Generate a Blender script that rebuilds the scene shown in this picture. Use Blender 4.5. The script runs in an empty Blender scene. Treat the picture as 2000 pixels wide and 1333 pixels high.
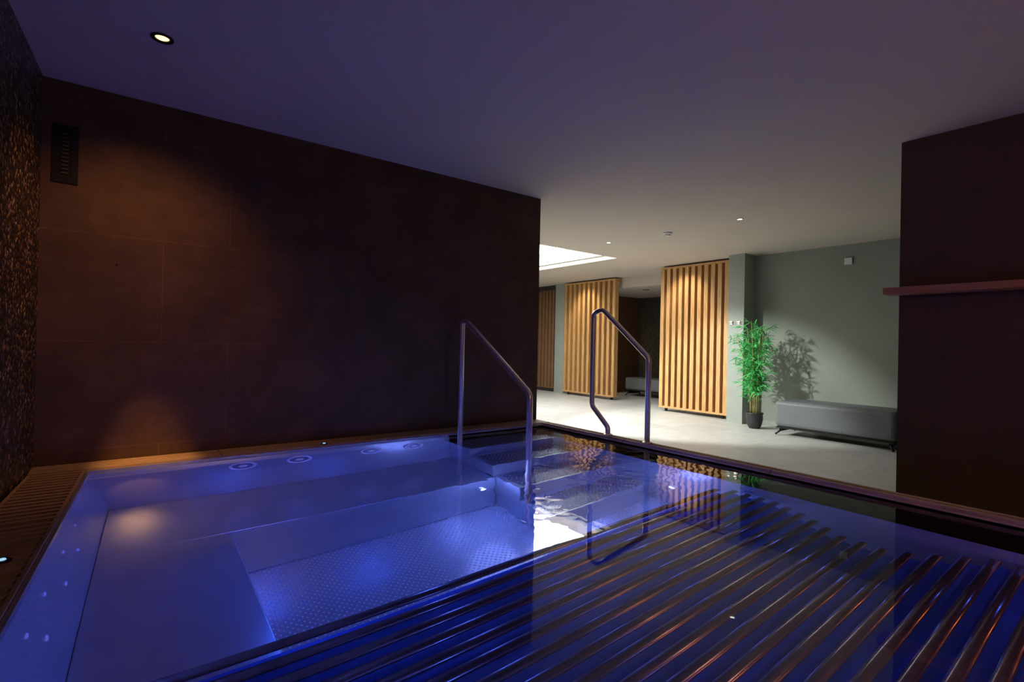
import bpy, bmesh, math, random
from mathutils import Vector, Matrix
random.seed(7)
S = bpy.context.scene
COL = S.collection
PI = math.pi
# ------------------------------------------------------------------ heights (metres), tile floor = 0
EYE, COPE, WAT, CEIL = 1.085, 0.38, 0.35, 2.455
WV = 3.68            # dark tiled wall plane (y)
WU0, WU1 = -0.36, 3.12
# ------------------------------------------------------------------ camera
cam_d = bpy.data.cameras.new('camera'); cam = bpy.data.objects.new('camera', cam_d); COL.objects.link(cam)
cam_d.sensor_width = 36; cam_d.lens = 18.0; cam_d.clip_start = 0.02
YAW = math.radians(-37.4)
M = Matrix.Rotation(YAW, 4, 'Z') @ Matrix.Rotation(math.radians(90.3), 4, 'X') @ Matrix.Rotation(math.radians(1.2), 4, 'Z')
M.translation = Vector((0, 0, EYE))
cam.matrix_world = M
S.camera = cam
R3 = M.to_3x3()
def ray(px, py):
    return (R3 @ Vector(((px-1000)/1000, -(py-666.5)/1000, -1))).normalized()
def at(px, py, z):
    d = ray(px, py); t = (z-EYE)/d.z
    return Vector((0, 0, EYE)) + d*t
def atU(px, py, u):
    d = ray(px, py); return Vector((0, 0, EYE)) + d*(u/d.x)
def atV(px, py, v):
    d = ray(px, py); return Vector((0, 0, EYE)) + d*(v/d.y)
def under(px, py, dep):
    # point at a real depth below the water, allowing for refraction
    d = ray(px, py); p = at(px, py, WAT)
    h = Vector((d.x, d.y, 0)); s = h.length/1.33; h.normalize()
    return p + h*(dep*s/math.sqrt(1-s*s)) - Vector((0,0,dep))

# ------------------------------------------------------------------ materials
def mat(name, color=(.5,.5,.5), rough=.5, metal=0.0, spec=.5, noise=None, bump=None, emis=None, scale=None):
    m = bpy.data.materials.new(name); m.use_nodes = True
    nt = m.node_tree; b = nt.nodes['Principled BSDF']
    b.inputs['Base Color'].default_value = (*color, 1); b.inputs['Roughness'].default_value = rough
    b.inputs['Metallic'].default_value = metal; b.inputs['Specular IOR Level'].default_value = spec
    tc = nt.nodes.new('ShaderNodeTexCoord')
    if noise:
        sc, c2 = noise[0], noise[1]
        mp = nt.nodes.new('ShaderNodeMapping'); mp.inputs['Scale'].default_value = scale or (1,1,1)
        nt.links.new(tc.outputs['Object'], mp.inputs['Vector'])
        n = nt.nodes.new('ShaderNodeTexNoise'); n.inputs['Scale'].default_value = sc; n.inputs['Detail'].default_value = 5
        nt.links.new(mp.outputs[0], n.inputs['Vector'])
        r = nt.nodes.new('ShaderNodeValToRGB'); r.color_ramp.elements[0].position = .35; r.color_ramp.elements[1].position = .68
        r.color_ramp.elements[0].color = (*color, 1); r.color_ramp.elements[1].color = (*c2, 1)
        nt.links.new(n.outputs[0], r.inputs[0]); nt.links.new(r.outputs[0], b.inputs['Base Color'])
        if bump:
            bp = nt.nodes.new('ShaderNodeBump'); bp.inputs['Strength'].default_value = bump; bp.inputs['Distance'].default_value = .01
            nt.links.new(n.outputs[0], bp.inputs['Height']); nt.links.new(bp.outputs[0], b.inputs['Normal'])
    if emis:
        b.inputs['Emission Color'].default_value = (*emis[0], 1); b.inputs['Emission Strength'].default_value = emis[1]
    return m

def tiles_mat(name, c1, c2, mortar, w, h, msize, plane='xy', offset=.5, rough=.5, off=(0,0,0), nscale=3, bumpd=.002, spec=.5, c2f=.86):
    m = mat(name, c1, rough, spec=spec); nt = m.node_tree; b = nt.nodes['Principled BSDF']
    mp = nt.nodes.new('ShaderNodeMapping')
    mp.inputs['Location'].default_value = off
    if plane == 'xz': mp.inputs['Rotation'].default_value = (-PI/2, 0, 0)
    g = nt.nodes.new('ShaderNodeNewGeometry')
    nt.links.new(g.outputs['Position'], mp.inputs['Vector'])
    bt = nt.nodes.new('ShaderNodeTexBrick'); bt.offset = offset
    bt.inputs['Scale'].default_value = 1; bt.inputs['Brick Width'].default_value = w; bt.inputs['Row Height'].default_value = h
    bt.inputs['Mortar Size'].default_value = msize; bt.inputs['Mortar Smooth'].default_value = .2
    bt.inputs['Color1'].default_value = (1,1,1,1); bt.inputs['Color2'].default_value = (c2f,c2f,c2f,1); bt.inputs['Mortar'].default_value = (*mortar,1)
    nt.links.new(mp.outputs[0], bt.inputs['Vector'])
    n = nt.nodes.new('ShaderNodeTexNoise'); n.inputs['Scale'].default_value = nscale; n.inputs['Detail'].default_value = 8; n.inputs['Roughness'].default_value = .7
    nt.links.new(g.outputs['Position'], n.inputs['Vector'])
    r = nt.nodes.new('ShaderNodeValToRGB'); r.color_ramp.elements[0].position = .32; r.color_ramp.elements[1].position = .7
    r.color_ramp.elements[0].color = (*c1,1); r.color_ramp.elements[1].color = (*c2,1)
    nt.links.new(n.outputs[0], r.inputs[0])
    mx = nt.nodes.new('ShaderNodeMix'); mx.data_type = 'RGBA'; mx.blend_type = 'MULTIPLY'; mx.inputs[0].default_value = 1
    nt.links.new(r.outputs[0], mx.inputs[6]); nt.links.new(bt.outputs['Color'], mx.inputs[7])
    nt.links.new(mx.outputs[2], b.inputs['Base Color'])
    bp = nt.nodes.new('ShaderNodeBump'); bp.inputs['Strength'].default_value = .4; bp.inputs['Distance'].default_value = bumpd; bp.invert = True
    nt.links.new(bt.outputs['Fac'], bp.inputs['Height']); nt.links.new(bp.outputs[0], b.inputs['Normal'])
    return m

MT = {}
MT['dark_tile'] = tiles_mat('dark_rust_tile', (.048,.028,.013), (.096,.056,.026), (1.4,1.4,1.4), 1.2, .6, .0028, 'xz', .29, .65, (.66,.15,0), 3, .0003, spec=.15, c2f=.96)
MT['floor_tile'] = tiles_mat('beige_stone_tile', (.48,.47,.45), (.60,.59,.57), (1.25,1.25,1.25), 1.2, .6, .004, 'xy', .5, .45, (0,0,0), 4)
MT['ceiling'] = mat('ceiling_paint', (.57,.50,.43), .9, noise=(1.5,(.59,.52,.45)), spec=.2)
MT['green'] = mat('sage_grey_paint', (.27,.29,.25), .85, noise=(2,(.29,.31,.27)))
MT['pillar'] = mat('dark_plum_paint', (.075,.044,.029), .8, noise=(3,(.085,.050,.033)), spec=.15)
MT['post'] = mat('pale_grey_paint', (.31,.33,.30), .8, noise=(3,(.34,.36,.33)))
MT['inner'] = mat('dark_stone_cladding', (.030,.022,.017), .8, noise=(30,(.10,.075,.055)), bump=.8, scale=(1,1,.35))
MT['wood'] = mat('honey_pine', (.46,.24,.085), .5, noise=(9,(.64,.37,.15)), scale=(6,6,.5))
MT['wood_dim'] = mat('shaded_pine', (.20,.10,.045), .6, noise=(9,(.28,.15,.07)), scale=(6,6,.5))  # pine darkened in colour to stand in for shade behind dark glass
MT['wood_dark'] = mat('stained_pine_rail', (.12,.055,.022), .6, noise=(9,(.17,.085,.04)), scale=(1,1,6))
MT['vent_dark'] = mat('dark_bronze', (.022,.016,.012), .5, noise=(20,(.028,.02,.015)))
MT['shelf'] = mat('shelf_wood', (.32,.14,.07), .5, noise=(8,(.40,.18,.095)), scale=(8,1,8), spec=.2)
MT['deck'] = mat('brown_ribbed_deck', (.24,.165,.105), .5, noise=(14,(.35,.25,.165)), scale=(.6,8,1))
MT['grate'] = mat('brown_grate_bars', (.23,.15,.095), .4, noise=(14,(.34,.23,.15)), scale=(.6,8,1))
MT['deck_far'] = mat('brown_deck_board', (.30,.20,.13), .75, noise=(14,(.44,.30,.20)), scale=(8,.6,1), spec=.2)
MT['black'] = mat('black_plastic', (.005,.0045,.004), .6, noise=(20,(.007,.006,.006)), spec=.15)
MT['blackmetal'] = mat('black_metal', (.02,.018,.018), .4, .6, noise=(20,(.025,.023,.023)))
MT['chrome'] = mat('brushed_steel', (.78,.66,.58), .30, .85, noise=(30,(.84,.72,.64)))
MT['white'] = mat('white_plastic', (.7,.7,.68), .5, noise=(30,(.74,.74,.72)))
MT['grey_fabric'] = mat('grey_vinyl', (.135,.145,.15), .55, noise=(60,(.16,.17,.175)), bump=.15)
MT['pot'] = mat('charcoal_pot', (.02,.022,.024), .45, noise=(10,(.03,.032,.034)))
MT['soil'] = mat('dark_soil', (.03,.02,.012), .95, noise=(40,(.05,.035,.02)), bump=1)
MT['leaf'] = mat('bamboo_leaf', (.05,.44,.10), .45, noise=(12,(.18,.72,.24)))
MT['stem'] = mat('bamboo_stem', (.34,.30,.10), .5, noise=(20,(.44,.38,.15)))
MT['glassdark'] = mat('dark_frame', (.02,.02,.018), .3, noise=(8,(.03,.03,.026)))
MT['tube'] = mat('dark_satin_lounger_bar', (.17,.125,.115), .2, .85, noise=(20,(.20,.15,.14)))
MT['backing'] = mat('pool_lit_blue_steel', (.03,.09,.42), .45, .2, noise=(5,(.04,.11,.48)), spec=.2)  # blue pool light is put into this plate colour
# steel
MT['steel'] = mat('pool_steel', (.42,.46,.53), .26, .74, noise=(5,(.48,.52,.59)))
MT['steel_light'] = mat('bright_steel', (.80,.80,.85), .35, .4, noise=(5,(.85,.85,.9)))
MT['steel_dark'] = mat('shaded_steel', (.20,.22,.28), .35, .5, noise=(5,(.25,.27,.33)))  # darker copy of pool steel; under-lounger shade is put into the colour
def dotted(name, ca, cb):
    m = mat(name, (.42,.43,.50), .28, .65); nt = m.node_tree; b = nt.nodes['Principled BSDF']
    g = nt.nodes.new('ShaderNodeNewGeometry')
    mp = nt.nodes.new('ShaderNodeMapping'); mp.inputs['Rotation'].default_value = (0,0,PI/4)
    mp.inputs['Scale'].default_value = (40,40,0)
    nt.links.new(g.outputs['Position'], mp.inputs['Vector'])
    fr = nt.nodes.new('ShaderNodeVectorMath'); fr.operation = 'FRACTION'; nt.links.new(mp.outputs[0], fr.inputs[0])
    sb = nt.nodes.new('ShaderNodeVectorMath'); sb.operation = 'SUBTRACT'; sb.inputs[1].default_value = (.5,.5,0); nt.links.new(fr.outputs[0], sb.inputs[0])
    ln = nt.nodes.new('ShaderNodeVectorMath'); ln.operation = 'LENGTH'; nt.links.new(sb.outputs[0], ln.inputs[0])
    mr = nt.nodes.new('ShaderNodeMapRange'); mr.interpolation_type = 'SMOOTHSTEP'
    mr.inputs['From Min'].default_value = .12; mr.inputs['From Max'].default_value = .28; mr.inputs['To Min'].default_value = 1; mr.inputs['To Max'].default_value = 0
    nt.links.new(ln.outputs['Value'], mr.inputs['Value'])
    bp = nt.nodes.new('ShaderNodeBump'); bp.inputs['Strength'].default_value = .9; bp.inputs['Distance'].default_value = .0045
    nt.links.new(mr.outputs[0], bp.inputs['Height']); nt.links.new(bp.outputs[0], b.inputs['Normal'])
    rp = nt.nodes.new('ShaderNodeMix'); rp.data_type = 'RGBA'; rp.inputs[6].default_value = (*ca,1); rp.inputs[7].default_value = (*cb,1)
    nt.links.new(mr.outputs[0], rp.inputs[0]); nt.links.new(rp.outputs[2], b.inputs['Base Color'])
    return m
MT['dots'] = dotted('dimpled_steel', (.44,.47,.55), (.92,.94,1.0))
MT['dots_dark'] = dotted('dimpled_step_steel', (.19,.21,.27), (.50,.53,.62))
def pebble():
    m = mat('glittering_mosaic', (.02,.015,.01), .3); nt = m.node_tree; b = nt.nodes['Principled BSDF']
    g = nt.nodes.new('ShaderNodeNewGeometry')
    v = nt.nodes.new('ShaderNodeTexVoronoi'); v.inputs['Scale'].default_value = 60
    nt.links.new(g.outputs['Position'], v.inputs['Vector'])
    sp = nt.nodes.new('ShaderNodeSeparateColor'); nt.links.new(v.outputs['Color'], sp.inputs[0])
    r = nt.nodes.new('ShaderNodeValToRGB')
    e = r.color_ramp.elements; e[0].position = .4; e[0].color = (.015,.010,.007,1); e[1].position = .97; e[1].color = (.36,.22,.11,1)
    e2 = e.new(.75); e2.color = (.055,.036,.022,1)
    nt.links.new(sp.outputs[0], r.inputs[0]); nt.links.new(r.outputs[0], b.inputs['Base Color'])
    bp = nt.nodes.new('ShaderNodeBump'); bp.inputs['Strength'].default_value = 1; bp.inputs['Distance'].default_value = .012; bp.invert = True
    nt.links.new(v.outputs['Distance'], bp.inputs['Height']); nt.links.new(bp.outputs[0], b.inputs['Normal'])
    return m
MT['pebble'] = pebble()
def water():
    m = bpy.data.materials.new('clear_water'); m.use_nodes = True; nt = m.node_tree; b = nt.nodes['Principled BSDF']
    b.inputs['Base Color'].default_value = (.93,.95,1,1); b.inputs['Roughness'].default_value = 0; b.inputs['IOR'].default_value = 1.33
    b.inputs['Transmission Weight'].default_value = 1
    g = nt.nodes.new('ShaderNodeNewGeometry')
    n = nt.nodes.new('ShaderNodeTexNoise'); n.inputs['Scale'].default_value = 11; n.inputs['Detail'].default_value = 1
    nt.links.new(g.outputs['Position'], n.inputs['Vector'])
    # the surface is livelier by the steps, where the skylight is mirrored, and calm over the lounger
    sx = nt.nodes.new('ShaderNodeSeparateXYZ'); nt.links.new(g.outputs['Position'], sx.inputs[0])
    mr = nt.nodes.new('ShaderNodeMapRange'); mr.inputs['From Min'].default_value = 1.45; mr.inputs['From Max'].default_value = 1.8
    mr.inputs['To Min'].default_value = .02; mr.inputs['To Max'].default_value = .55
    nt.links.new(sx.outputs['Y'], mr.inputs['Value'])
    m2 = nt.nodes.new('ShaderNodeMapRange'); m2.inputs['From Min'].default_value = 1.0; m2.inputs['From Max'].default_value = 1.35
    m2.inputs['To Min'].default_value = .12; m2.inputs['To Max'].default_value = 1
    nt.links.new(sx.outputs['X'], m2.inputs['Value'])
    mu = nt.nodes.new('ShaderNodeMath'); mu.operation = 'MULTIPLY'; nt.links.new(mr.outputs[0], mu.inputs[0]); nt.links.new(m2.outputs[0], mu.inputs[1])
    bp = nt.nodes.new('ShaderNodeBump'); bp.inputs['Distance'].default_value = .004
    nt.links.new(mu.outputs[0], bp.inputs['Strength'])
    nt.links.new(n.outputs[0], bp.inputs['Height']); nt.links.new(bp.outputs[0], b.inputs['Normal'])
    return m
MT['water'] = water()
MT['sky_pane'] = mat('skylight_diffuser', (.8,.8,.8), .6, emis=((.97,1,.97), 9))
MT['lamp_warm'] = mat('warm_lamp', (.8,.6,.4), .5, emis=((1,.50,.24), 3))
MT['lamp_white'] = mat('white_lamp', (.8,.8,.7), .5, emis=((1,.93,.8), 8))
MT['lamp_off'] = mat('dim_lamp', (.2,.18,.15), .4, emis=((1,.8,.5), .1))
MT['lamp_pool'] = mat('pool_lamp_lens', (.8,.8,.9), .4, emis=((.40,.48,1), 2))
MT['led'] = mat('small_blue_led', (.8,.8,.9), .4, emis=((.35,.7,1), 1.0))

# ------------------------------------------------------------------ mesh builder
class MB:
    def __init__(s): s.bm = bmesh.new()
    def box(s, a, b):
        x0,y0,z0 = a; x1,y1,z1 = b
        if x0>x1: x0,x1=x1,x0
        if y0>y1: y0,y1=y1,y0
        if z0>z1: z0,z1=z1,z0
        v = [s.bm.verts.new(p) for p in ((x0,y0,z0),(x1,y0,z0),(x1,y1,z0),(x0,y1,z0),(x0,y0,z1),(x1,y0,z1),(x1,y1,z1),(x0,y1,z1))]
        for f in ((0,3,2,1),(4,5,6,7),(0,1,5,4),(1,2,6,5),(2,3,7,6),(3,0,4,7)): s.bm.faces.new([v[i] for i in f])
        return s
    def quad(s, *ps):
        s.bm.faces.new([s.bm.verts.new(p) for p in ps]); return s
    def slant(s, c=0.0):
        # the left side of the room runs a few degrees off square
        for v in s.bm.verts:
            if v.co.x < .3: v.co.x += .055*(v.co.y-3.47)+c
        return s
    def flatten(s, zc, f):
        for v in s.bm.verts: v.co.z = zc+(v.co.z-zc)*f
        return s
    def tube(s, pts, r, n=12, smooth=True):
        pts = [Vector(p) for p in pts]; rings = []
        up = Vector((0,0,1)); t0 = (pts[1]-pts[0]).normalized()
        if abs(t0.z) > .9: up = Vector((1,0,0))
        nrm = t0.cross(up).normalized()
        for i,p in enumerate(pts):
            if i == 0: t = t0
            elif i == len(pts)-1: t = (pts[i]-pts[i-1]).normalized()
            else: t = ((pts[i]-pts[i-1]).normalized()+(pts[i+1]-pts[i]).normalized()).normalized()
            nrm = (nrm - t*nrm.dot(t)).normalized(); bn = t.cross(nrm)
            rr = r[i] if isinstance(r,(list,tuple)) else r
            rings.append([s.bm.verts.new(p + (nrm*math.cos(2*PI*k/n)+bn*math.sin(2*PI*k/n))*rr) for k in range(n)])
        for a,b in zip(rings, rings[1:]):
            for k in range(n):
                f = s.bm.faces.new((a[k],a[(k+1)%n],b[(k+1)%n],b[k])); f.smooth = smooth
        s.bm.faces.new(rings[0][::-1]); s.bm.faces.new(rings[-1]); return s
    def lathe(s, c, prof, n=32, axis='z', ax=None):
        c = Vector(c); A = Vector(ax) if ax else Vector((0,0,1)); A.normalize()
        e1 = A.orthogonal().normalized(); e2 = A.cross(e1); rings = []
        for r,h in prof:
            rings.append([s.bm.verts.new(c + A*h + (e1*math.cos(2*PI*k/n)+e2*math.sin(2*PI*k/n))*max(r,1e-4)) for k in range(n)])
        for a,b in zip(rings, rings[1:]):
            for k in range(n):
                f = s.bm.faces.new((a[k],a[(k+1)%n],b[(k+1)%n],b[k])); f.smooth = True
        s.bm.faces.new(rings[0][::-1]); s.bm.faces.new(rings[-1]); return s
    def build(s, name, m, parent=None, bevel=0, recalc=True):
        if recalc: bmesh.ops.recalc_face_normals(s.bm, faces=s.bm.faces)
        me = bpy.data.meshes.new(name)
        if parent is not None:
            org = ROOTS[parent.name]
        else:
            xs = [v.co for v in s.bm.verts]
            mn = Vector([min(v[i] for v in xs) for i in range(3)]); mx = Vector([max(v[i] for v in xs) for i in range(3)])
            org = Vector(((mn.x+mx.x)/2, (mn.y+mx.y)/2, mn.z))
        bmesh.ops.translate(s.bm, verts=s.bm.verts, vec=-org)
        s.bm.to_mesh(me); s.bm.free(); me.materials.append(MT[m])
        o = bpy.data.objects.new(name, me); COL.objects.link(o)
        ROOTS[o.name] = org
        if parent is not None: o.parent = parent
        else: o.location = org
        if bevel:
            bv = o.modifiers.new('bevel','BEVEL'); bv.width = bevel; bv.segments = 3; bv.limit_method = 'ANGLE'
        return o
ROOTS = {}
def tag(o, label, cat, group=None):
    o['label'] = label; o['category'] = cat
    if group: o['group'] = group
    return o
def thing(name, loc, label, cat, group=None):
    o = bpy.data.objects.new(name, None); o.empty_display_size = .1; o.location = loc; COL.objects.link(o); ROOTS[o.name] = Vector(loc)
    return tag(o, label, cat, group)
def struct(o, label=None):
    o['kind'] = 'structure'
    if label: o['label'] = label
    return o
def fillet(pts, rad, seg=8):
    pts = [Vector(p) for p in pts]; out = [pts[0]]
    for i in range(1, len(pts)-1):
        a, b, c = pts[i-1], pts[i], pts[i+1]
        d1 = (a-b).normalized(); d2 = (c-b).normalized()
        ang = d1.angle(d2); t = min(rad/math.tan(ang/2), (a-b).length*.45, (c-b).length*.45)
        p, q = b+d1*t, b+d2*t
        for k in range(seg+1):
            u = k/seg; out.append(p*(1-u)**2 + b*2*u*(1-u) + q*u*u)
    out.append(pts[-1]); return out

# ================================================================== SETTING
GU, FARU, BACKV = 7.42, 8.0, 9.9     # green wall, header plane, end wall
SK = (3.75, 6.13, 5.37, 7.7)         # skylight opening u0,u1,v0,v1
m = MB()
m.box((WU1,-2,-.1),(10.2,BACKV,0))
struct(m.build('floor','floor_tile'))
m = MB(); T=.12
def slab(u0,v0,u1,v1): m.box((u0,v0,CEIL),(u1,v1,CEIL+T))
slab(-.9,-2,FARU+.1,SK[2]); slab(3.0,SK[3],FARU+.1,BACKV+.1); slab(3.0,SK[2],SK[0],SK[3]); slab(SK[1],SK[2],FARU+.1,SK[3])
struct(m.build('ceiling','ceiling'))
m = MB(); m.box((FARU+.14,3.5,2.25),(10.2,BACKV,2.37)); struct(m.build('ceiling_inner','ceiling'))
# skylight
w = MB(); H2 = CEIL+.30
w.box((SK[0]-.06,SK[2]-.06,CEIL+T),(SK[0],SK[3]+.06,H2)); w.box((SK[1],SK[2]-.06,CEIL+T),(SK[1]+.06,SK[3]+.06,H2))
w.box((SK[0],SK[2]-.06,CEIL+T),(SK[1],SK[2],H2)); w.box((SK[0],SK[3],CEIL+T),(SK[1],SK[3]+.06,H2))
sky = struct(w.build('window_1','ceiling'))
MB().box((SK[0]-.06,SK[2]-.06,H2),(SK[1]+.06,SK[3]+.06,H2+.04)).build('pane','sky_pane',sky)
# added grey frame strip inside the opening, standing in for recess shading
f_ = MB(); e_ = .035
f_.box((SK[1]-e_,SK[2],CEIL+.07),(SK[1],SK[3],CEIL+.12)).box((SK[0],SK[2],CEIL+.07),(SK[0]+e_,SK[3],CEIL+.12)).box((SK[0]+e_,SK[2],CEIL+.07),(SK[1]-e_,SK[2]+e_,CEIL+.12)).box((SK[0]+e_,SK[3]-e_,CEIL+.07),(SK[1]-e_,SK[3],CEIL+.12))
f_.build('frame','post',sky)
# walls
m = MB(); m.box((WU0-.5,WV,0),(WU1,WV+.25,CEIL)); struct(m.build('wall_back','dark_tile'))
m = MB(); m.box((WU0-.2,-2,0),(WU0,WV,CEIL)); m.slant(-.005); struct(m.build('wall_left','pebble'))
m = MB(); m.box((WU1-.2,WV+.25,0),(WU1,BACKV,CEIL)); struct(m.build('wall_hall','green'))
m = MB(); m.box((GU,-2,0),(GU+.2,3.9,CEIL)); m.box((GU,3.9,0),(8.12,4.1,CEIL)); struct(m.build('wall_far','green'))
m = MB(); m.box((WU0-.6,-2.2,0),(10.2,-2,CEIL)); struct(m.build('wall_front','pillar'))
m = MB(); m.box((3.0,BACKV,0),(10.4,BACKV+.2,CEIL)); struct(m.build('wall_end','green'))
PU, PV = 4.04, 1.125
m = MB(); m.box((PU,-2,0),(PU+.9,PV,CEIL)); struct(m.build('wall_right','pillar'))
# column on the far wall (return) and posts
m = MB(); m.box((7.10,3.82,0),(7.42,4.06,CEIL)); struct(m.build('trim_1','post'))
m = MB(); m.box((FARU-.1,8.42,0),(FARU+.15,8.72,CEIL)); struct(m.build('trim_2','post'))
m = MB(); m.box((FARU,4.1,2.25),(FARU+.14,8.42,CEIL)); struct(m.build('trim_3','ceiling'))
# inner room
m = MB(); m.box((10.0,4,0),(10.2,BACKV,2.25)); struct(m.build('wall_inner','inner'))
m = MB(); m.box((FARU+.14,4.1,0),(10.0,4.3,2.25)); struct(m.build('wall_inner_side','inner'))
m = MB(); m.box((9.2,8.0,0),(10.0,8.3,2.25)); struct(m.build('wall_inner_end','wood_dark'))
# dark glazed frame left of the post
fr = MB(); fr.box((FARU-.06,8.72,0),(FARU,8.78,CEIL)).box((FARU-.06,9.80,0),(FARU,9.9,CEIL)).box((FARU-.06,8.78,0),(FARU,9.80,.06)).box((FARU-.06,8.78,CEIL-.09),(FARU,9.80,CEIL)).box((FARU+.24,8.72,0),(FARU+.28,9.9,CEIL))
struct(fr.build('window_2','glassdark'))
m = MB(); m.box((GU-.012,PV,0),(GU,3.82,.06)); struct(m.build('baseboard_far','post'))

# ================================================================== POOL
PU0, PU1, PV0, PV1 = -0.16, 3.01, -.6, 3.47
SL = .045
def dz(d): return WAT-d
m = MB(); m.box((PU1,-2,0),(WU1,WV,COPE-.025)); m.box((WU0,PV1+.012,0),(PU1,WV,COPE-.025)); m.box((PU0-.012,-2,0),(PU1,PV0-.012,COPE-.025))
struct(m.build('trim_4','glassdark'))
m = MB(); m.box((WU0,-2,0),(PU0-.012+SL,PV1+.012,COPE-.07)).slant(-.003); struct(m.build('trim_5','glassdark'))

FD = 1.12
pool = thing('pool_basin', ((PU0+PU1)/2,(PV0+PV1)/2,dz(FD)), 'stainless steel whirlpool basin with benches and steps set in the raised deck', 'pool')
BD = .65; BV = 2.83; BU = .45; SU = 2.05
def sheet(faces, name, mt, parent=pool):
    b = MB()
    for f in faces: b.quad(*f)
    b.slant(SL)
    return b.build(name, mt, parent, recalc=False)
top = WAT+.006
LB = PU0+.085     # foot of sloping left wall
JB = PV1-.05      # foot of jet wall
LV0, LV1, LP = .06, 1.72, .083
sheet([((PU0,PV0,top),(PU0,PV1,top),(LB,JB,dz(BD)),(LB,PV0,dz(BD)))], 'side_panel','steel')
sheet([((PU0,PV1,top),(SU,PV1,top),(SU,JB,dz(BD)),(LB,JB,dz(BD))), ((SU,PV1,top),(PU1,PV1,top),(PU1,PV1,dz(FD)),(SU,PV1,dz(FD)))], 'jet_panel','steel')
sheet([((PU1,PV1,top),(PU1,PV0,top),(PU1,PV0,dz(FD)),(PU1,PV1,dz(FD)))], 'side_panel','steel')
sheet([((PU1,PV0,top),(PU0,PV0,top),(PU0,PV0,dz(FD)),(PU1,PV0,dz(FD)))], 'side_panel','steel')
sheet([((PU0,1.78,dz(FD)),(PU1,1.78,dz(FD)),(PU1,PV1,dz(FD)),(PU0,PV1,dz(FD)))], 'floor_panel','dots')
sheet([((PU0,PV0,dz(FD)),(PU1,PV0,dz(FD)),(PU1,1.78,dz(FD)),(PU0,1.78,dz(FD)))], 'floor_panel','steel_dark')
m = MB(); lw=.012
m.box((PU0-lw,PV0,dz(.25)),(PU0,PV1+lw,COPE-.01)); m.box((PU0,PV1,dz(.25)),(PU1,PV1+lw,COPE-.01)); m.box((PU1,PV0,dz(.2)),(PU1+lw,PV1+lw,WAT+.006))
m.slant(SL); m.build('rim','steel',pool)
m = MB()
m.box((LB,BV,dz(FD)+.002),(SU-.0,JB,dz(BD))); m.slant(SL); m.build('seat','steel',pool,bevel=.006)
m = MB(); m.box((LB,PV0,dz(FD)+.002),(BU,BV,dz(BD))); m.slant(SL); m.build('seat','steel',pool,bevel=.006)
a = Vector((LB+SL,JB,dz(BD)-.0005)); b_ = Vector((BU,BV,dz(BD)-.0005))
MB().tube([a,b_],.0018,6).build('seam','steel',pool)
sv = [PV1,3.17,2.87,2.57,2.27]; sd = [.20,.42,.64,.86]
for i in range(4):
    st = MB().box((SU+.002,sv[i+1],dz(FD)+.003),(PU1-.002,sv[i]-.001,dz(sd[i]))).build('step','steel',pool)
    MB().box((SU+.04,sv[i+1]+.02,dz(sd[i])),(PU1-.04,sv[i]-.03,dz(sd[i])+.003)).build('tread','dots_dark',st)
def jet(c, ax, r, name='jet'):
    ax = Vector(ax).normalized(); c = Vector(c)
    j = MB().lathe(c, [(r,-.004),(r,.008),(r*.92,.014),(r*.82,.014),(r*.76,.004)], 28, ax=ax).build(name,'steel_light',pool)
    if r > .03:
        MB().lathe(c, [(r*.75,.0),(r*.75,.005),(r*.70,.006)], 20, ax=ax).build('cup','steel_dark',j)
        MB().lathe(c, [(r*.34,.0),(r*.34,.012),(r*.28,.018),(r*.1,.019)], 20, ax=ax).build('nozzle','steel_light',j)
def button(c, ax, r):
    MB().lathe(Vector(c), [(r,-.003),(r,.002),(r*.7,.004)], 20, ax=Vector(ax).normalized()).build('jet_button','steel_light',pool)
for px in (473,583,722,805):
    d = .17
    t = atV(px,905,PV1)
    jet((t.x, PV1-.05*d/BD, dz(d)), (0,-1,.077), .080)
for v in (2.75,2.45,2.1,1.85,1.6,1.4):
    for q,d in ((0,.16),(.12,.34)):
        u = PU0+.085*d/BD+SL+.055*(v-q-3.47)
        button((u,v-q,dz(d)), (1,0,.13), .014)
def plamp(c, ax):
    l = MB().lathe(c, [(.042,-.004),(.042,.006),(.035,.010)], 28, ax=ax).build('lamp_ring','steel',pool)
    MB().lathe(Vector(c)+Vector(ax)*.010, [(.024,0),(.020,.004)], 24, ax=ax).build('lamp_lens','lamp_pool',l)
plamp((1.93,BV,dz(.80)), (0,-1,0)); plamp((PU1,2.10,dz(.80)), (-1,0,0))

# lounger of parallel bars
LDEP = .48
E = [under(px,py,LDEP) for px,py in ((1370,955),(1465,960),(1560,1000),(1650,1050),(1740,1078),(1860,1088),(1990,1093),(2090,1097))]
def endu(v):
    pts = sorted([(p.y,p.x) for p in E])
    if v <= pts[0][0]: return pts[0][1]
    for (a,ua),(b,ub) in zip(pts,pts[1:]):
        if v <= b: return ua+(ub-ua)*(v-a)/(b-a)
    return pts[-1][1]
LU0, LU1 = .02, 2.9
lg = thing('underwater_lounger', ((LU0+LU1)/2,(LV0+LV1)/2,dz(FD)), 'submerged lounger made of long parallel dark steel bars across the near half of the pool', 'lounger')
n = int((LV1-LV0)/LP)+1
ends = []
for i in range(n):
    v = LV1-i*LP
    ue = min(endu(v), PU1-.03)
    ends.append((v,ue))
    pts = [(LU0,v,dz(LDEP)),(ue-.01,v,dz(LDEP)),(ue,v,dz(LDEP))]
    MB().tube(pts,[.022,.022,.020],24).flatten(dz(LDEP),.6).build('bar','tube',lg)
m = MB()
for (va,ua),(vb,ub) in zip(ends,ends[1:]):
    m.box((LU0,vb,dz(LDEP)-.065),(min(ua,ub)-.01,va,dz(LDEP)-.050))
m.build('blue_gap_panel','backing',lg)  # added plate that makes the gaps between bars glow blue
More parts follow.
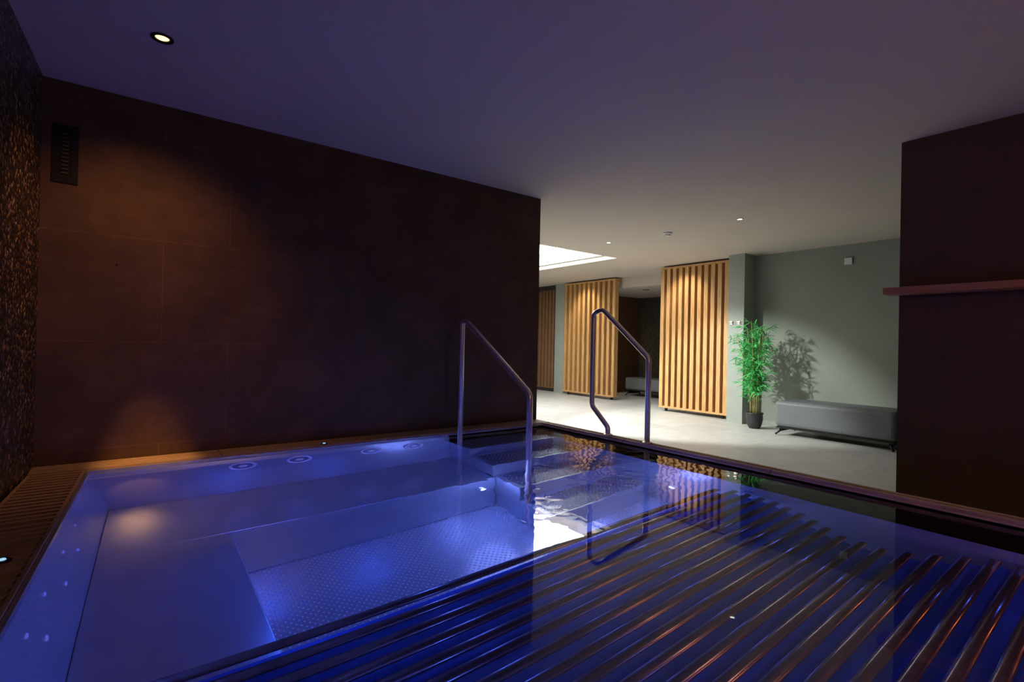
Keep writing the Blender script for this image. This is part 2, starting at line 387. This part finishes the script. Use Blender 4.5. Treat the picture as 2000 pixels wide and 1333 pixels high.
for u in (.5,1.35,2.2):
    for v in (LV0+.02,LV1-.06):
        MB().box((u,v,dz(FD)+.003 if u>BU+.02 else dz(BD)),(u+.03,v+.03,dz(LDEP)-.065)).build('leg','steel_dark',lg)

# water
wm = MB(); wm.quad((PU0+.0005,PV0+.0005,WAT),(PU1-.0005,PV0+.0005,WAT),(PU1-.0005,PV1-.0005,WAT),(PU0+.0005,PV1-.0005,WAT)).slant(SL)
wo = wm.build('pool_water','water',recalc=False); tag(wo,'still clear blue lit water filling the steel basin','water'); wo['kind']='stuff'

# ------------------------------------------------------------------ coping deck boards and overflow grates
def ribbed(u0,v0,u1,v1,z,h,pitch,along):
    b = MB(); b.box((u0,v0,z),(u1,v1,z+h*.4))
    if along == 'u':
        nn = max(2,int((v1-v0)/pitch))
        for k in range(nn):
            c = v0+(k+.5)*(v1-v0)/nn; b.box((u0,c-pitch*.3,z+h*.4),(u1,c+pitch*.3,z+h))
    else:
        nn = max(2,int((u1-u0)/pitch))
        for k in range(nn):
            c = u0+(k+.5)*(u1-u0)/nn; b.box((c-pitch*.3,v0,z+h*.4),(c+pitch*.3,v1,z+h))
    return b
cuts = [WU0,.50,1.55,2.35,WU1]
lab = ['brown ribbed deck strip lit orange at the foot of the dark wall left corner','brown ribbed deck strip holding the small lit button along the dark wall','brown ribbed deck strip behind the left handrail post','brown ribbed deck strip behind the pool steps']
for k in range(4):
    o = ribbed(cuts[k]+.004,PV1+.014,cuts[k+1]-.004,WV-.003,COPE-.025,.025,.030,'u').build('deck_strip','deck'); tag(o,lab[k],'decking','deck strips along the dark wall')
vc = [PV1+.01,2.55,1.45,.3,-2]
lab = ['brown deck board on the far pool edge carrying the right handrail','brown deck board on far pool edge beside the tiled floor','brown deck board on pool edge in front of the dark pillar','brown deck board on pool edge nearest the viewer at right']
for k in range(4):
    o = ribbed(PU1+.004,vc[k+1]+.004,WU1,vc[k]-.004,COPE-.023,.023,.05,'v').build('deck_board','deck_far'); tag(o,lab[k],'decking','deck boards on the far pool edge')
gc = [3.47,2.62,1.85,1.0,.1]
lab = ['brown ribbed overflow grate in the corner under the mosaic wall','brown ribbed overflow grate second from the corner','brown ribbed overflow grate by the small blue light at left','brown ribbed overflow grate nearest the viewer']
G1 = PU0-.014+SL
for k in range(4):
    b = MB(); v1,v0 = gc[k]-.006,gc[k+1]+.006
    b.box((WU0+.006,v0,COPE-.06),(WU0+.02,v1,COPE)); b.box((G1-.012,v0,COPE-.06),(G1,v1,COPE))
    q = v0+.012
    while q < v1-.014:
        b.box((WU0+.02,q,COPE-.06),(G1-.012,q+.020,COPE-.003)); q += .054
    b.slant()
    o = b.build('overflow_grate','grate'); tag(o,lab[k],'grate','overflow grates along the mosaic wall')
def led(p, label):
    t = thing('deck_light', p, label, 'light')
    MB().lathe(p,[(.024,.0),(.024,.003),(.020,.005)],24).build('ring','blackmetal',t)
    MB().lathe(Vector(p)+Vector((0,0,.005)),[(.010,0),(.008,.003)],20).build('lens','led',t)
p = at(633,868,COPE); led((p.x,min(p.y,WV-.06),COPE),'small round blue-white light button in the deck strip by the dark wall')
p = at(4,1096,COPE); led((p.x,p.y,COPE-.002),'small round blue-white light button in the grate at the left edge')

# ------------------------------------------------------------------ handrails
RR = .020
U = 2.08
A = atU(903,640,U); B = atU(1035,770,U)
r1 = thing('handrail', (U,A.y,dz(.2)), 'left steel handrail with both posts standing in the water beside the steps', 'handrail', 'pool handrails')
v1 = min(3.42,A.y)
pts = fillet([(U,v1,dz(.65)),(U,v1,atU(903,628,U).z),(U,v1-.07,atU(918,628,U).z),(U,B.y,B.z),(U,B.y,dz(FD)+.004)],.07)
MB().tube(pts,RR,16).build('tube','chrome',r1)
MB().lathe((U,B.y,dz(FD)+.003),[(.05,0),(.05,.006),(.03,.012)],24).build('flange','chrome',r1)
U2 = WU1-.045
a0 = atU(1187,852,U2); a1 = atU(1156,792,U2); a2 = atU(1157,612,U2); a3 = atU(1178,605,U2); a4 = atU(1267,700,U2); a5 = atU(1262,862,U2)
r2 = thing('handrail', (U2,a0.y,COPE), 'right steel handrail with S-bent foot standing on the far deck', 'handrail', 'pool handrails')
pts = fillet([(U2,a0.y,COPE),(U2,a0.y,COPE+.06),(U2,a1.y,a1.z),(U2,a1.y,a2.z),(U2,a3.y,a3.z),(U2,a4.y,a4.z),(U2,a4.y,COPE)],.06)
MB().tube(pts,RR,16).build('tube','chrome',r2)
for v in (a0.y,a4.y): MB().lathe((U2,v,COPE),[(.036,0),(.036,.005),(.026,.01)],24).build('flange','chrome',r2)

# ================================================================== THINGS
q0 = atV(103,240,WV); q1 = atV(152,362,WV)
vg = thing('vent_grille', ((q0.x+q1.x)/2,WV,q1.z), 'black louvred grille high on the dark wall beside the corner', 'vent')
fz0,fz1,fx0,fx1 = q1.z,q0.z,q0.x,q1.x
m = MB(); m.box((fx0,WV-.004,fz0),(fx1,WV-.001,fz1)); m.build('backing','black',vg)
m = MB(); bw=.03
m.box((fx0,WV-.008,fz0),(fx0+bw,WV-.004,fz1)).box((fx1-bw,WV-.008,fz0),(fx1,WV-.004,fz1)).box((fx0+bw,WV-.008,fz0),(fx1-bw,WV-.004,fz0+bw)).box((fx0+bw,WV-.008,fz1-bw),(fx1-bw,WV-.004,fz1))
m.build('frame','black',vg)
m = MB(); z = fz0+bw+.02
while z < fz1-bw-.015:
    m.box((fx0+bw+.01,WV-.012,z),(fx1-bw-.01,WV-.004,z+.006)); z += .021
m.build('louvres','vent_dark',vg)
p = atV(228,517,WV); o = MB().lathe((p.x,WV,p.z),[(.006,0),(.006,.004),(.004,.006)],16,ax=(0,-1,0)).build('wall_stud','blackmetal'); tag(o,'tiny round dark stud on the dark tiled wall','stud')

def downlight(px,py,label,mt,r,z=CEIL,ring='chrome'):
    p = at(px,py,z); p.z = z
    t = thing('ceiling_downlight', p, label, 'downlight', 'recessed ceiling downlights')
    MB().lathe(p,[(r*.62,0),(r*.62,-.002),(r*.7,-.006),(r,-.006),(r,-.0005)],32).build('ring',ring,t)
    MB().lathe(p,[(r*.6,-.0005),(r*.5,-.003)],28).build('lamp',mt,t)
    return p
dl1 = downlight(317,74,'glowing orange recessed downlight over the dark wall','lamp_warm',.045,ring='blackmetal')
dl2 = downlight(1445,428,'white recessed downlight nearest the dark pillar','lamp_white',.038,ring='white')
dl3 = downlight(1189,474,'small white recessed downlight beside the bright skylight','lamp_white',.04,ring='white')
dl4 = downlight(1262,566,'dark unlit recessed spot in the low ceiling between the wooden screens','lamp_off',.07,z=2.25,ring='blackmetal')
p = at(1304,455,CEIL); p.z = CEIL
sm = thing('smoke_detector', p, 'round white smoke detector on the ceiling', 'smoke detector')
MB().lathe(p,[(.055,0),(.055,-.015),(.045,-.022)],32).build('base','white',sm)
MB().lathe(p+Vector((0,0,-.022)),[(.035,0),(.035,-.012),(.02,-.022)],32).build('sensor','white',sm)

def screen(u, v0, v1, z0, z1, n, label, wd='wood', name='slatted_screen'):
    t = thing(name, (u,(v0+v1)/2,0), label, 'screen', 'wooden slatted screens')
    b = MB(); sw = .066; pitch = (v1-v0-sw)/(n-1)
    for k in range(n):
        v = v0+k*pitch; b.box((u-.055,v,z0+.03),(u+.055,v+sw,z1-.03))
    b.build('slats',wd,t)
    MB().box((u+.056,v0,z1-.12),(u+.085,v1,z1-.02)).build('rail',wd,t)
    MB().box((u-.06,v0-.004,z0),(u+.085,v1+.004,z0+.03)).build('bottom_rail',wd,t)
    MB().box((u-.065,v0-.005,z1-.03),(u+.085,v1+.005,z1)).build('top_cap',wd,t)
    for v in (v0+.1,v1-.1):
        MB().box((u+.0,v-.02,0),(u+.03,v+.02,z0)).build('foot','blackmetal',t)
p0 = atU(1418,820,7.30); p1 = atU(1286,800,7.30)
screen(7.36,p0.y,p1.y,.06,CEIL-.03,11,'wooden slatted screen beside the pale column, nearer of the two lit ones')
p0 = atU(1197,782,7.78); p1 = atU(1099,770,7.78)
screen(7.84,p0.y,p1.y,.06,CEIL-.03,11,'wooden slatted screen beside the narrow white post, farther of the two lit ones')
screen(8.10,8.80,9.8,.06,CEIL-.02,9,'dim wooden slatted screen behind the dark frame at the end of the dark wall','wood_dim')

o = MB().box((PU-.14,-1.9,1.452),(PU,PV+.05,1.495)).build('wall_shelf','shelf',bevel=.002); tag(o,'reddish brown wooden ledge shelf running along the dark pillar','shelf')

p = atU(1658,510,GU)
sb_ = thing('wall_sensor',(GU,p.y,p.z-.04),'small square white box high on the sage green wall','sensor')
MB().box((GU-.025,p.y-.045,p.z-.05),(GU-.001,p.y+.045,p.z+.04)).build('housing','white',sb_,bevel=.006)
MB().box((GU-.028,p.y-.03,p.z-.03),(GU-.025,p.y+.03,p.z+.0)).build('cover','white',sb_)
for k,px in enumerate((1429,1444)):
    p = atU(px,631,7.10)
    t = thing('towel_hook',(7.10,p.y,p.z-.03),('towel hook on pale column, left of the pair','towel hook on pale column, right of the pair')[k],'hook','towel hooks on the column')
    MB().box((7.085,p.y-.022,p.z-.025),(7.0998,p.y+.022,p.z+.025)).build('plate','chrome',t,bevel=.003)
    MB().tube(fillet([(7.085,p.y,p.z),(7.045,p.y,p.z-.005),(7.04,p.y,p.z+.03)],.012),.006,10).build('peg','chrome',t)

def bench(u0,u1,v0,v1,zc0,zc1,label):
    t = thing('upholstered_bench',((u0+u1)/2,(v0+v1)/2,0),label,'bench','grey benches')
    MB().box((u0,v0,zc0+.02),(u1,v1,zc1)).build('cushion','grey_fabric',t,bevel=.045)
    MB().box((u0+.02,v0+.02,zc0),(u1-.02,v1-.02,zc0+.02)).build('base','blackmetal',t)
    for s in (0,1):
        v = v0+.06 if s==0 else v1-.06
        e = -.04 if s==0 else .04
        MB().tube(fillet([(u0-.0,v+e,.012),(u0+.05,v,.06),(u1-.05,v,.06),(u1-.0,v+e,.012)],.02),.012,8).box((u0+.06,v-.02,.06),(u1-.06,v+.02,zc0)).build('leg','blackmetal',t)
b0 = atU(1745,885,6.62); b1 = atU(1508,850,6.62)
bench(6.62,7.16,b0.y-.02,b1.y-.02,.09,.435,'long grey upholstered bench beside the potted bamboo')
c1 = at(1215,772,0)
bench(8.8,9.3,c1.y-1.5,c1.y-.1,.12,.40,'grey upholstered bench glimpsed between the two wooden screens')

pc = Vector((6.90,atU(1473,836,6.90).y,0))
pl = thing('potted_bamboo', pc, 'tall green bamboo plant in a round charcoal pot beside the pale column', 'plant')
MB().lathe(pc,[(.066,0),(.092,.05),(.108,.13),(.104,.19),(.112,.20),(.112,.215),(.096,.215),(.092,.185),(.02,.185)],36).build('pot','pot',pl)
MB().lathe(pc+Vector((0,0,.186)),[(.090,0),(.06,.008),(.01,.012)],28).build('soil','soil',pl)
rnd = random.Random(3)
leaves = MB()
def leaf(base, d, L, W):
    d = d.normalized(); side = d.cross(Vector((0,0,1)))
    if side.length < .1: side = Vector((1,0,0))
    side.normalize(); side = (Matrix.Rotation(rnd.uniform(-.7,.7),3,d) @ side)
    up = side.cross(d)
    c = [base, base+d*L*.3, base+d*L*.65-Vector((0,0,L*.06)), base+d*L-Vector((0,0,L*.2))]
    w = [.12,1,.7,0]
    bm = leaves.bm; prev = None
    for p,ww in zip(c,w):
        mid = bm.verts.new(p - up*W*.15*ww)
        if ww > 0: l = bm.verts.new(p+side*W*ww*.5); r = bm.verts.new(p-side*W*ww*.5)
        else: l = r = None
        if prev:
            pm,plv,pr = prev
            if l: bm.faces.new((pm,plv,l,mid)); bm.faces.new((pr,pm,mid,r))
            else: bm.faces.new((pm,plv,mid)); bm.faces.new((pr,pm,mid))
        prev = (mid,l,r)
for k in range(10):
    a = rnd.uniform(0,2*PI); r0 = rnd.uniform(.01,.05)
    h = (1.34,1.28,1.2,1.46,1.0,1.25,.9,1.34,1.15,1.38)[k]
    lean = Vector((math.cos(a),math.sin(a),0))*rnd.uniform(.03,.20)
    base = pc+Vector((math.cos(a)*r0,math.sin(a)*r0,.188))
    pts = [base+lean*(t*t)+Vector((0,0,(h-.19)*t)) for t in [i/10 for i in range(11)]]
    MB().tube(pts,[.008*(1-.6*i/10) for i in range(11)],8).build('stem','stem',pl)
    nn = int(17*h)
    for i in range(nn):
        t = .25+.75*(i+rnd.random())/nn
        j = min(9,int(t*10)); p = pts[j].lerp(pts[j+1],t*10-j)
        aa = rnd.uniform(0,2*PI); BLn = rnd.uniform(.08,.26)*(1.0-.25*t)
        bd = Vector((math.cos(aa),math.sin(aa),rnd.uniform(.2,.8)))
        q = p+bd.normalized()*BLn
        leaves.tube([p,q],.0020,4)
        for w_ in range(8):
            f = rnd.uniform(.3,1.0)
            ld = Vector((bd.x+rnd.uniform(-1,1),bd.y+rnd.uniform(-1,1),rnd.uniform(-.6,.7)))
            leaf(p.lerp(q,f),ld,rnd.uniform(.08,.15),rnd.uniform(.012,.018))
leaves.build('foliage','leaf',pl,recalc=False)

# ================================================================== LIGHTS
def light(kind,name,loc,energy,color,target=None,**kw):
    d = bpy.data.lights.new(name,kind); d.energy = energy; d.color = color
    for k,v in kw.items(): setattr(d,k,v)
    o = bpy.data.objects.new(name,d); COL.objects.link(o); o.location = loc
    if target is not None: o.rotation_euler = (Vector(target)-Vector(loc)).to_track_quat('-Z','Y').to_euler()
    return o
light('AREA','skylight_light',((SK[0]+SK[1])/2,(SK[2]+SK[3])/2,H2-.02),45,(.96,1,.96),((SK[0]+SK[1])/2,(SK[2]+SK[3])/2,0),shape='RECTANGLE',size=2.2,size_y=2.2)
light('SPOT','hall_spot',(3.35,5.2,2.3),800,(.96,1,.95),(6.5,4.25,.10),spot_size=math.radians(52),spot_blend=.45,shadow_soft_size=.07)  # added unseen spot; its cone shapes the diagonal light on the far wall
light('SPOT','warm_spot',(dl1.x,dl1.y,CEIL-.02),42,(1,.45,.19),(.02,WV,1.05),spot_size=math.radians(92),spot_blend=1.0,shadow_soft_size=.03)
light('SPOT','warm_spot',(dl1.x,dl1.y,CEIL-.02),330,(1,.47,.15),(.14,3.55,COPE),spot_size=math.radians(16),spot_blend=.9,shadow_soft_size=.02)
light('SPOT','room_spot',(dl2.x,dl2.y,CEIL-.02),10,(1,.93,.8),(dl2.x,dl2.y,0),spot_size=math.radians(80),spot_blend=.6,shadow_soft_size=.03)
light('SPOT','room_spot',(dl3.x,dl3.y,CEIL-.02),20,(1,.93,.8),(dl3.x+.3,dl3.y,0),spot_size=math.radians(90),spot_blend=.6,shadow_soft_size=.03)
light('SPOT','screen_spot',(6.75,4.9,CEIL-.02),45,(1,.85,.60),(7.36,4.9,1.7),spot_size=math.radians(75),spot_blend=.8,shadow_soft_size=.03)
light('SPOT','screen_spot',(7.2,7.6,CEIL-.02),45,(1,.85,.60),(7.84,7.6,1.7),spot_size=math.radians(75),spot_blend=.8,shadow_soft_size=.03)
BL = (.045,.12,1)
WB = (.22,.30,1)
light('POINT','pool_lamp_and_fill',(1.90,BV-.22,dz(.60)),9,WB,shadow_soft_size=0)
light('POINT','pool_lamp_and_fill',(PU1-.24,2.05,dz(.60)),9,WB,shadow_soft_size=0)
for u,v,e in ((.7,2.35,12),(1.4,2.35,9),(2.1,2.1,4),(2.75,2.0,3),(2.65,1.2,1.0),(2.75,.3,.8)):  # added unseen fill points, besides the two lamps above
    light('POINT','pool_lamp_and_fill',(u,v,dz(.14)),e,BL,shadow_soft_size=0)
light('POINT','pool_lamp_and_fill',(.15,.6,dz(.2)),12,BL,shadow_soft_size=0)  # added unseen fill for the left bench and rim
light('POINT','pool_lamp_and_fill',(1.1,-.2,dz(.08)),9,BL,shadow_soft_size=0)  # added unseen fill at the near end of the lounger
light('POINT','copper_fill',(1.5,-.45,dz(.12)),10,(1,.28,.09),shadow_soft_size=0)  # both copper lights are added, unseen, for highlights on the bars
light('POINT','copper_fill',(2.8,-.3,dz(.12)),3,(1,.28,.09),shadow_soft_size=0)
light('POINT','rear_warm_fill',(1.2,-1.4,1.9),30,(1,.54,.38),shadow_soft_size=.15)  # added warm fill behind the camera, tints ceiling and walls; no fixture
light('SPOT','warm_glint_fill',(.1,3.15,WAT-.02),5,(1,.45,.12),(.1,3.46,dz(.35)),spot_size=math.radians(40),spot_blend=.8,shadow_soft_size=0)  # added spot under the surface, standing in for the downlight through water

w = bpy.data.worlds.new('world'); S.world = w; w.use_nodes = True
w.node_tree.nodes['Background'].inputs[0].default_value = (.3,.2,.3,1); w.node_tree.nodes['Background'].inputs[1].default_value = .02
S.view_settings.view_transform = 'Standard'
S.view_settings.look = 'None'
